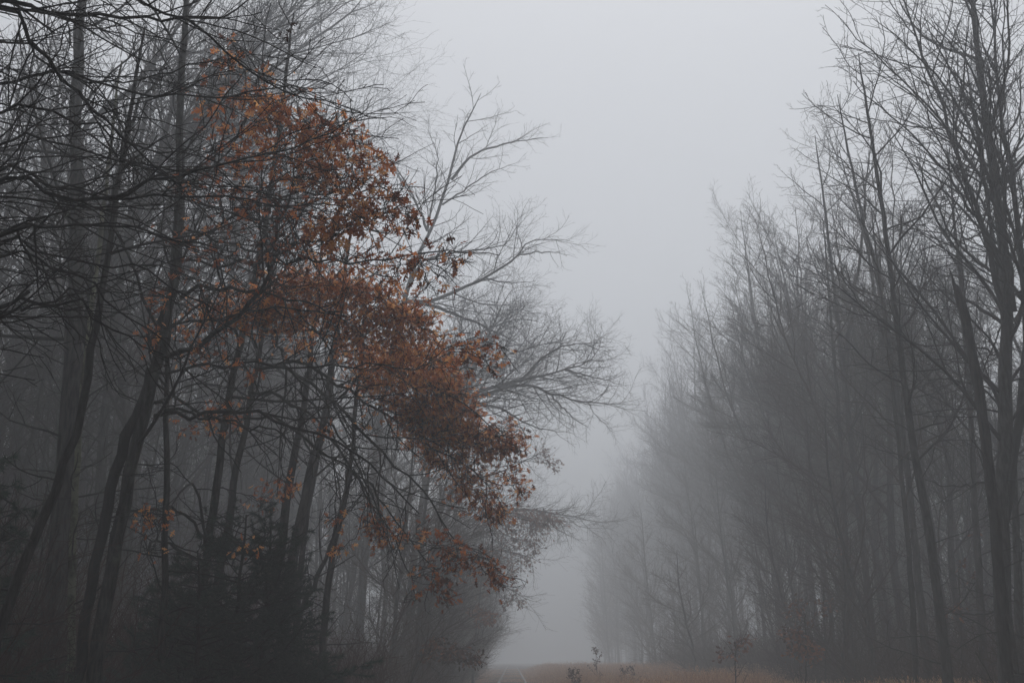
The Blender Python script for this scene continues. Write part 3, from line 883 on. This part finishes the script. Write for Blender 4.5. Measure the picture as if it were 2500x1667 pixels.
px_tree('straight_tree', 'tall dark trunk second from the right edge, leaning left past the snapped trunk', 'tree', 303, [(2312, 1640), (2290, 1430), (2263, 1230), (2225, 1110), (2200, 900), (2174, 650), (2165, 550), (2130, 350), (2110, 230)], 28, 24, 16.5, trop=RT, mats=(M_BARK_GREY, M_TWIG), up=.06, dens=1.4)
px_tree('straight_tree', 'dark trunk leaning left in front of the brownish twig clouds', 'tree', 304, [(2262, 1640), (2240, 1300), (2215, 1110), (2185, 907), (2153, 728), (2131, 621), (2117, 550), (2081, 428), (2046, 232)], 35, 20, 19, trop=RT, mats=(M_BARK_GREY, M_TWIG_GREY), up=.08, dens=1.4, spread=.9)
px_tree('straight_tree', 'thin forked trunk left of the leaning dark pair', 'tree', 305, [(2138, 1600), (2105, 1350), (2085, 1140), (2060, 900), (2040, 700), (2010, 480), (1990, 330)], 42, 17, 20, trop=RT, mats=(M_BARK_GREY, M_TWIG_GREY), up=.09, dens=1.3, spread=.85,
        extra=[([(2060, 900), (2090, 700), (2110, 520), (2125, 350), (2150, 250)], 12, .2)])
px_tree('straight_tree', 'slim grey trunk standing behind the rust-leaved sapling', 'tree', 306, [(2075, 1620), (2068, 1400), (2062, 1200), (2050, 1000), (2030, 760)], 42, 15, 17, trop=RT, mats=(M_BARK_GREY, M_TWIG_BROWN), up=.08)
px_tree('straight_tree', 'slim dark trunk between the two leaning dark trunks', 'tree', 307, [(2232, 1640), (2228, 1480), (2215, 1250), (2190, 1000), (2160, 780)], 33, 15, 14, trop=RT, mats=(M_BARK, M_TWIG_BROWN), up=.07)
px_tree('straight_tree', 'upright trunk directly behind the stoutest right-hand tree', 'tree', 308, [(2395, 1640), (2390, 1400), (2378, 1150), (2368, 950), (2350, 700)], 33, 20, 16, trop=RT, mats=(M_BARK_GREY, M_TWIG), up=.07)
px_tree('straight_tree', 'grey trunk with a long bough drooping left above the snapped trunk', 'tree', 309, [(2478, 1640), (2475, 1400), (2480, 1100), (2475, 850), (2440, 700), (2420, 560)], 29, 20, 17, trop=RT, mats=(M_BARK_GREY, M_TWIG), up=.05,
        limbs=[([(2465, 800), (2400, 755), (2330, 715), (2250, 705), (2200, 690)], 12), ([(2465, 900), (2400, 850), (2340, 840), (2290, 830)], 8), ([(2470, 1150), (2400, 1180), (2330, 1190), (2250, 1165)], 8), ([(2465, 1480), (2420, 1495), (2360, 1500), (2300, 1490)], 7)])

YS = 1.0
for o_ in [o for o in bpy.data.objects if o.name.startswith('broken_tree')]:
    tk = [c for c in o_.children if c.name.startswith('trunk')][0].data
    co = np.empty(len(tk.vertices) * 3, np.float32)
    tk.vertices.foreach_get('co', co)
    co = co.reshape(-1, 3)
    top = co[-12:]
    c0 = top.mean(0)
    ax = nrm(c0 - co[-24:-12].mean(0))
    k = np.array([.55, .4, .12, .0, -.05, .05, .0, .1, .02, .18, .3, .5])
    co[-12:] = c0 + (top - c0) * .45 + ax * k[:, None] * .8
    tk.vertices.foreach_set('co', co.ravel())
    tk.update()

# ------------------------------------------------------------------ repeated trees of both wood edges, hazier with distance
PROTO = []
rgp = np.random.default_rng(5)
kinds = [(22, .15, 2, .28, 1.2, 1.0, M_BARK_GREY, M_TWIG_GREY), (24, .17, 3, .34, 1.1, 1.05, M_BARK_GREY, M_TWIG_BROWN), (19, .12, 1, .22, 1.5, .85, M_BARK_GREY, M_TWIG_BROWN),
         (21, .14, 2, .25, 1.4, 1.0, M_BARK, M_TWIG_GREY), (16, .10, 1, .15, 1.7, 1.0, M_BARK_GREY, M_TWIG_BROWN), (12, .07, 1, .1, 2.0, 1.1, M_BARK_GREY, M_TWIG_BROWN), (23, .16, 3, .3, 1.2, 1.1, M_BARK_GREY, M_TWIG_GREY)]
for k, (H, r0, fk, t0, dn, sp, mb, mt) in enumerate(kinds):
    tr = Tree(400 + k)
    tall_tree(tr, (0, 0, 0), H, r0, lean=(-.03, 0), trop=(-.038, 0, 0), forks=fk, t0=t0, dens=dn, spread=sp, up=.085, fine=1.18)
    PROTO.append([tr, (mb, mt), None])


def plant(k, x, y, rz, sxy, sz, label, group, name='forest_tree'):
    if x > 0 or y > 40:   # both edges draw away and grow taller farther off
        s = 1 + (.7 if x > 0 else .4) * float(np.clip((y - 34) / 46, 0, 1))
        x, y, sxy, sz = x * s, y * s, sxy * s, sz * s
    z = float(ground_z(x, y))
    if PROTO[k][2] is None:
        r = finish(PROTO[k][0], name, (0, 0, 0), label, 'tree', group, PROTO[k][1])
        r.location = (x, y, z)
        r.rotation_euler = (0, 0, rz)
        r.scale = (sxy, sxy, sz)
        PROTO[k][2] = r
    else:
        r = copy_thing(PROTO[k][2], (x, y, z), rz, (sxy, sz), label, group)
        r.name = name
    r['category'] = 'sapling' if name == 'sapling' else 'tree'


RL = [(34, 'bare tree in the near half of the hazy right-hand wood edge', 'bare trees of the near right wood edge'),
      (58, 'pale bare tree in the middle of the hazy right-hand wood edge', 'bare trees of the middle right wood edge'),
      (400, 'ghostly bare tree where the right-hand wood edge dissolves into fog', 'bare trees of the far right wood edge')]
LL = [(40, 'bare tree deep in the dark left-hand wood', 'bare trees inside the left wood'), (400, 'ghostly bare tree at the far end of the left-hand wood edge', 'bare trees of the far left wood edge')]
y = 31.0
while y < 135:
    x = 14.0 + rgp.normal(0, .7) - .006 * y
    k = int(rgp.choice([0, 1, 2, 3, 4, 6]))
    lab = next(l for l in RL if y < l[0] + 8)
    near = float(np.clip((46 - y) / 12, 0, 1))
    plant(k, x + .3 * near, y, rgp.normal(0, .5), rgp.uniform(.85, 1.1) * (1 - .1 * near), rgp.uniform(.86, 1.05) * (1 - .18 * near), lab[1], lab[2])
    y += rgp.uniform(1.0, 2.0) * (1 + y / 160)
y = 36.0
while y < 120:
    x = 18.5 + rgp.normal(0, 1.2)
    k = int(rgp.choice([0, 1, 2, 3, 4, 6]))
    lab = next(l for l in RL if y < l[0] + 8)
    plant(k, x, y, rgp.uniform(-1, 1), rgp.uniform(.85, 1.15), rgp.uniform(.82, 1.0), lab[1], lab[2])
    y += rgp.uniform(1.0, 2.2) * (1 + y / 160)
y = 30.0
while y < 110:   # saplings at the edge, low twiggy
    x = 12.0 + rgp.normal(0, .8) - .03 * y
    lab = next(l for l in RL if y < l[0] + 8)
    plant(int(rgp.choice([4, 5, 5])), x, y, rgp.uniform(-1, 1), rgp.uniform(.9, 1.25), rgp.uniform(.5, .95), lab[1].replace('bare tree', 'low bare sapling'), lab[2].replace('trees', 'saplings'), name='sapling')
    y += rgp.uniform(1.0, 2.6) * (1 + y / 160)
y = 42.0
while y < 140:
    x = -7.2 + rgp.normal(0, .7) + .01 * y
    k = int(rgp.choice([0, 2, 3, 4, 5, 6]))
    plant(k, x, y, pi + rgp.normal(0, .5), rgp.uniform(.85, 1.1), rgp.uniform(.6, .85), LL[1][1], LL[1][2])
    y += rgp.uniform(2.2, 4.2) * (1 + y / 160)
y = 31.0
while y < 95:   # twiggy saplings leaning out over the track from the left
    x = -3.9 + rgp.normal(0, .5) + .012 * y
    plant(int(rgp.choice([4, 5, 5])), x, y, pi + rgp.uniform(-.6, .6), rgp.uniform(.9, 1.2), rgp.uniform(.45, .8), 'low bare sapling at the foot of the hazy left wood edge', 'bare saplings of the left wood edge', name='sapling')
    y += rgp.uniform(.9, 1.9) * (1 + y / 160)
for k_ in range(26):
    x, y = rgp.uniform(-19, -9), rgp.uniform(22, 60)
    k = int(rgp.choice([0, 1, 2, 3, 4, 6]))
    plant(k, x, y, pi + rgp.uniform(-1, 1), rgp.uniform(.85, 1.1), rgp.uniform(.75, .95), LL[0][1], LL[0][2])

# deep wood on both sides that reads as one mass
light = []
for k in range(5):
    tr = Tree(500 + k)
    rg = tr.rg
    H = rg.uniform(17, 22)
    pts = [np.array([rg.normal(0, .02 * H * s), rg.normal(0, .02 * H * s), -.2 + s * H]) for s in (0, .3, .6, 1)]
    st = tr.stem(pts, rg.uniform(.1, .17), .015, K=10, sides=6, rough=0)
    b1 = tr.sub(st, 3, n=26, t0=.12, ang=50, ratio=.22, decay=.5, K=6, wander=.1, up=.07, tip=.012, lmin=.8)
    b2 = tr.sub(b1, 3, n=2.0, t0=.15, ang=42, ratio=.45, K=4, wander=.12, up=.06, tip=.010, lmin=.5)
    b3 = tr.sub(b2, 3, n=2.2, t0=.2, ang=40, ratio=.55, K=3, wander=.12, up=.05, tip=.008, lmin=.4)
    light.append((np.concatenate([*tr.trunk.v, *tr.crown.v]), np.concatenate([*tr.trunk.f, *[f + tr.trunk.n for f in tr.crown.f]])))
for side, cnt in ((1, 560), (-1, 560)):
    g = Geo()
    for _ in range(cnt):
        v, f = light[int(rgp.integers(5))]
        y = -40 + 112 * rgp.random() ** .9
        x = side * rgp.uniform(21 if y > 20 else 12, 52) if side > 0 else -rgp.uniform(13 if y > 10 else 8, 50)
        if side < 0 and 6 < y < 20 and x > -15:
            y += 16
        a = rgp.uniform(0, 6.28)
        s = rgp.uniform(.8, 1.1)
        R_ = np.array([[cos(a), -sin(a), 0], [sin(a), cos(a), 0], [0, 0, 1]])
        g.add(v @ R_.T * np.array([s, s, s * (.72 if side > 0 and y > 18 else .85)]) + (x, y, float(ground_z(x, y))), f)
    for _ in range(120 if side > 0 else 130):   # thicker low growth just inside the edge
        v, f = light[int(rgp.integers(5))]
        x, y = side * rgp.uniform(17.5, 30), rgp.uniform(20, 50)
        if side < 0:
            x, y = -rgp.uniform(9, 20), rgp.uniform(17, 66)
            x -= .5 if y < 34 else -1.5
        a, s = rgp.uniform(0, 6.28), rgp.uniform(.45, .75)
        R_ = np.array([[cos(a), -sin(a), 0], [sin(a), cos(a), 0], [0, 0, 1]])
        g.add(v @ R_.T * np.array([s, s, s * .9]) + (x, y, float(ground_z(x, y))), f)
    for _ in range(190):   # unseen trees added round the camera to shade the near fog
        v, f = light[int(rgp.integers(5))]
        y = rgp.uniform(-38, 18)
        x = side * (max(3.6, .62 * y + 4.6) + rgp.uniform(0, 9))
        a = rgp.uniform(0, 6.28)
        R_ = np.array([[cos(a), -sin(a), 0], [sin(a), cos(a), 0], [0, 0, 1]])
        g.add(v @ R_.T + (x, y, float(ground_z(x, y))), f)
    tag(link('background_wood', g.mesh('background_wood', M_TWIG_GREY)), 'dim mass of bare trees deep inside the %s wood, with unseen shading trees added by the camera' % ('right-hand' if side > 0 else 'left-hand'), 'woodland', kind='stuff')


# ------------------------------------------------------------------ young pines under the left wood
def pine(seed, x, y, H, wid, label, needles=1.0):
    tr = Tree(seed)
    rg = tr.rg
    z = float(ground_z(x, y))
    st = tr.stem([(x, y, z - .1), (x + .05, y, z + H * .5), (x + rg.normal(0, .1), y, z + H)], .02 * H ** .8, .01, K=14, sides=8)
    b1 = grow(rg, st[0], st[1], int(24 * H), t0=.08, ang=80, angj=10, ratio=wid / H, decay=.72, K=7, wander=.08, up=.05, tip=.004, lmin=.2)
    tr.crown.tubes(b1[0], b1[1], 4)
    b2 = grow(rg, b1[0], b1[1], 7.0, t0=.2, ang=48, ratio=.42, decay=.6, K=4, wander=.1, up=.05, tip=.003, lmin=.12, flat=.5)
    tr.crown.tubes(b2[0], b2[1], 3)
    P = b2[0]
    M = int(len(P) * 120 * needles)
    pi_ = rg.integers(0, len(P), M)
    keep = rg.random(M) < np.clip(1.25 - .85 * (P[pi_, 0, 2] - z) / H, .25, 1)
    pi_ = pi_[keep]
    M = len(pi_)
    t = rg.uniform(.25, 3, M)
    i = np.minimum(t.astype(int), 2)
    a = (t - i)[:, None]
    pos = P[pi_, i] * (1 - a) + P[pi_, i + 1] * a
    ax = nrm(P[pi_, -1] - P[pi_, 0])
    d = nrm(ax * .7 + rg.normal(0, .5, (M, 3)) + (0, 0, -.12))
    wd = nrm(np.cross(d, rg.normal(0, 1, (M, 3))))
    L = rg.uniform(.07, .12, M)[:, None]
    G = Geo(3)
    V = np.stack([pos - wd * .0042, pos + wd * .0042, pos + d * L], 1)
    G.add(V, np.arange(M * 3).reshape(-1, 3), np.repeat(np.clip(rg.normal(.45, .25, M), 0, 1), 3))
    root = finish(tr, 'pine_tree', (x, y, z), label, 'tree', None, (M_BARK, M_TWIG))
    G.v = [q - np.array([x, y, z], np.float32) for q in G.v]
    link('needles', G.mesh('needles', M_NEEDLE, tint=True, smooth=False), root)


p = at(569, 1500, 14.14)
pine(601, p[0], p[1], 3.5, 1.75, 'dark green young pine filling the lower left behind the thin knobbly trunk', 1.3)
p = at(690, 1500, 16.34)
pine(602, p[0], p[1], 3.10, 1.20, 'small dark pine right of the larger young pine', 1.2)
p = at(640, 1500, 14.44)
pine(606, p[0], p[1], 3.40, 1.60, 'broad low pine pressed against the larger young pine on its right', 1.3)
p = at(480, 1500, 13.30)
pine(607, p[0], p[1], 2.94, 1.28, 'low dense pine in front of the larger young pine', 1.3)
p = at(420, 1500, 15.20)
pine(603, p[0], p[1], 2.79, 1.12, 'low dark pine between the leaning oak and the larger young pine', 1.2)
p = at(-60, 1500, 11.02)
pine(604, p[0], p[1], 3.9, 1.28, 'pine reaching in from the left edge of the picture')
p = at(20, 1500, 15.20)
pine(605, p[0], p[1], 3.40, 1.20, 'hazy young pine behind the slanting trunk at the left edge')

# ------------------------------------------------------------------ undergrowth, grass and weeds


def brush(name, n_, xr, yr, h, label, seed):
    rg = np.random.default_rng(seed)
    x = rg.uniform(*xr, n_)
    y = rg.uniform(*yr, n_)
    P0 = np.stack([x, y, ground_z(x, y) - .05], 1)
    d = nrm(np.stack([rg.normal(0, .35, n_), rg.normal(0, .35, n_), np.ones(n_)], 1))
    L = rg.uniform(*h, n_) * (.6 + .4 * np.sin(x * .9 + y * .35) ** 2)
    K = 6
    P = np.empty((n_, K, 3))
    P[:, 0] = P0
    for k in range(1, K):
        d = nrm(d + rg.normal(0, .14, (n_, 3)))
        P[:, k] = P[:, k - 1] + d * (L / (K - 1))[:, None]
    R = np.linspace(.009, .004, K)[None] * rg.uniform(.7, 1.3, n_)[:, None]
    g = Geo()
    g.tubes(P, R, 3)
    b = grow(rg, P, R, 4, t0=.25, ang=42, ratio=.5, decay=.4, K=4, wander=.15, up=.05, tip=.0035)
    g.tubes(b[0], b[1], 3)
    c = grow(rg, b[0], b[1], 3, t0=.25, ang=42, ratio=.5, decay=.4, K=3, wander=.15, up=.05, tip=.003)
    g.tubes(c[0], c[1], 3)
    tag(link(name, g.mesh(name, M_BRUSH)), label, 'undergrowth', kind='stuff')


brush('undergrowth', 13000, (10.2, 24), (18, 80), (1.0, 3.6), 'dark reddish-brown brush along the foot of the right-hand wood', 71)
brush('undergrowth', 5000, (8.5, 20), (15, 40), (.5, 1.3), 'dark red-brown brambles and stalks at the lower right', 73)
brush('undergrowth', 3500, (-16, -5.5), (11, 22), (1.2, 4.2), 'dark thicket of thin stems between the near trunks of the left-hand wood', 74)
brush('undergrowth', 9000, (-15, -2.4), (17, 80), (.9, 2.9), 'dark tangled brush along the foot of the left-hand wood', 72)


def grass(n_, xr, yr, h, seed, label, fade=True):
    rg = np.random.default_rng(seed)
    x = rg.uniform(*xr, n_ * 3)
    y = yr[0] + (yr[1] - yr[0]) * rg.random(n_ * 3) ** 1.4
    edge = np.clip((np.abs(x) - 1.15 - .5 * np.sin(y * .7) ** 2) / 2.6, 0, 1)
    if not fade:
        edge = np.ones(n_ * 3)
    keep = rg.random(n_ * 3) < (.30 + .70 * edge) * np.clip(.45 + .55 * np.sin(x * .8 + 1.1 * np.sin(y * .4)) + .3 * np.sin(y * .9 + x * .3), .04, 1)
    x, y, edge = x[keep][:n_], y[keep][:n_], edge[keep][:n_]
    M = len(x)
    P0 = np.stack([x, y, ground_z(x, y) - .03], 1)
    tall = .82 + .18 * np.sin(x * .7 + .5) * np.sin(y * .31)
    L = rg.uniform(*h, M) * tall * (.3 + .7 * edge)
    a = rg.uniform(0, 6.28, M)
    side = np.stack([np.cos(a), np.sin(a), 0 * a], 1)
    bend = np.stack([np.cos(a + 1.57), np.sin(a + 1.57), 0 * a], 1) * rg.uniform(.05, .5, M)[:, None]
    w_ = rg.uniform(.003, .0065, M)
    rows = []
    for s, ww in ((0, 1), (.4, .9), (.75, .75), (1, .25)):
        c = P0 + np.array([0, 0, 1]) * (L * s * (1 - .18 * s))[:, None] + bend * (L * s * s)[:, None]
        rows += [c - side * (w_ * ww)[:, None], c + side * (w_ * ww)[:, None]]
    V = np.stack(rows, 1)
    f = np.array([(0, 1, 3, 2), (2, 3, 5, 4), (4, 5, 7, 6)])
    g = Geo()
    g.add(V, f[None] + (np.arange(M) * 8)[:, None, None], np.repeat(np.clip(rg.normal(.5, .25, M), 0, 1), 8))
    # seed heads
    k = rg.random(M) < .35
    T_ = (V[k, 6] + V[k, 7]) / 2
    mk = len(T_)
    sd_ = rg.uniform(.05, .11, mk)[:, None]
    dr = nrm(T_ - (V[k, 4] + V[k, 5]) / 2)
    sv = side[k] * .010
    V2 = np.stack([T_ - dr * .02, T_ + sv + dr * sd_ * .4, T_ + dr * sd_, T_ - sv + dr * sd_ * .4], 1)
    g.add(V2, np.arange(mk * 4).reshape(-1, 4), np.repeat(np.clip(rg.normal(.7, .2, mk), 0, 1), 4))
    tag(link('dry_grass', g.mesh('dry_grass', M_GRASS, tint=True)), label, 'grass', kind='stuff')


grass(110000, (1.0, 16), (20, 125), (1.0, 1.7), 81, 'tall tan dead grass between the track and the right-hand wood')
grass(70000, (4.5, 20), (13, 36), (.95, 1.6), 83, 'rough reddish-tan dead grass and stalks at the lower right')
grass(60000, (-2.4, 2.4), (36, 135), (.13, .25), 84, 'low brown weeds and dead grass grown in between the rails', False)
grass(20000, (-4.5, -1.0), (28, 125), (.4, 1.0), 82, 'short brown dead grass left of the track')


def weed(px, Y, H, seed, label, nb=9, leafy=True, mat=M_BRUSH):
    tr = Tree(seed)
    rg = tr.rg
    x = at(px, 1640, Y)[0]
    z = float(ground_z(x, Y))
    st = tr.stem([(x, Y, z - .05), (x + .03, Y, z + H * .5), (x + rg.normal(0, .08), Y, z + H)], .016, .006, K=9, sides=6)
    b = tr.sub(st, 4, n=nb, t0=.35, ang=45, ratio=.35, decay=.5, K=5, wander=.12, up=.06, tip=.004)
    c = tr.sub(b, 3, n=4, t0=.3, ang=40, ratio=.45, K=3, wander=.12, up=.05, tip=.003)
    root = finish(tr, 'weed', (x, Y, z), label, 'plant', None, (mat, mat))
    if leafy:
        P = np.concatenate([b[0][:, 1:].reshape(-1, 3), c[0][:, -1]])
        M = len(P) * 2
        pick = rg.integers(0, len(P), M)
        G = Geo()
        add_leaves(G, rg, P[pick], rg.normal(0, 1, (M, 3)), rg.uniform(.05, .10, M), ST_FAR, np.clip(rg.normal(.12, .1, M), 0, 1))
        G.v = [q - np.array([x, Y, z], np.float32) for q in G.v]
        link('leaves', G.mesh('leaves', M_LEAF_DULL, tint=True), root)


weed(1455, 46, 1.9, 91, 'tall dark dead weed stalk standing above the grass right of the rails', 10)
weed(1410, 36, 1.0, 92, 'low dark leafy weed beside the rails at the bottom edge', 14)
weed(1520, 44, 1.25, 93, 'dark drooping weed in the grass right of the tall weed stalk', 12)
weed(1545, 45, 1.3, 94, 'small leafy weed top leaning right in the grass', 9)


def small_oak(name, px, Y, H, cl, seed, label, tint_mat=M_LEAF_DULL):
    return oak(seed, [(px, 1640), (px, 1640 - (H - 1.4) * F / Y * .9)], Y, 3.2, H, [], cl, label, (0, 0, 0), mats=(M_BARK, M_TWIG_BROWN), lmat=tint_mat, st_shape=ST_FAR, lsize=(.10, .15), name=name, t0=.2, bare_dens=3.0)


small_oak('oak_sapling', 1965, 29, 3.3, [(1835, 1470, 29, 26, 46, .55), (1855, 1490, 29, 22, 40, .7), (1830, 1500, 29, 20, 30, .6), (1845, 1450, 29, 18, 16, .3), (1815, 1455, 29, 18, 20, .3), (1870, 1505, 29, 10, 6, .7)], 701, 'rust-leaved sapling low in front of the right-hand wood')
small_oak('oak_sapling', 1795, 30, 2.4, [(1700, 1480, 30, 16, 16, .5), (1690, 1500, 30, 10, 6, .7), (1660, 1502, 30, 12, 12, .5), (1710, 1468, 30, 9, 6, .6)], 702, 'small sparse rust-leaved sapling left of the fuller one')
small_oak('oak_sapling', 2010, 33, 4.6, [(1900, 1390, 32, 16, 14, .4), (1880, 1410, 32, 14, 8, .35), (1826, 1402, 31, 14, 16, .45), (1835, 1385, 31, 9, 6, .5), (1930, 1260, 33, 16, 8, .5), (1940, 1275, 33, 12, 5, .5)], 703, 'thin sapling with a few brown leaves above the fuller rust-leaved one')
small_oak('oak_sapling', 2340, 27, 4.4, [(2205, 1300, 27, 9, 4, .6), (2230, 1322, 27, 10, 5, .5), (2195, 1400, 26, 14, 7, .5), (2170, 1402, 26, 14, 6, .5), (2300, 1410, 26, 14, 8, .7), (2330, 1512, 25, 6, 3, .8), (2240, 1225, 27, 6, 3, .6)], 704, 'thin sapling with a few orange leaves left of the stoutest right-hand tree')
# dark-leaved shrub leaning toward the rails at the foot of the left wood
oak(705, [(1000, 1660), (1020, 1600), (1060, 1560)], 27, 9, 2.6, [([(1020, 1600, 27), (1080, 1570, 26.8), (1140, 1590, 26.5)], 5)],
    [(1010, 1480, 26.6, 22, 50, .05), (1040, 1500, 26.5, 20, 60, .05), (1070, 1505, 26.5, 14, 40, .05), (1090, 1512, 26.4, 8, 24, .05), (985, 1500, 26.7, 24, 40, .1)],
    'dark-leaved shrub leaning out toward the rails at the foot of the left-hand wood', (0, 0, 0), mats=(M_BARK, M_TWIG), lmat=M_LEAF_DULL, st_shape=ST_FAR, lsize=(.09, .14), name='shrub', t0=.2, bare_dens=3.0)
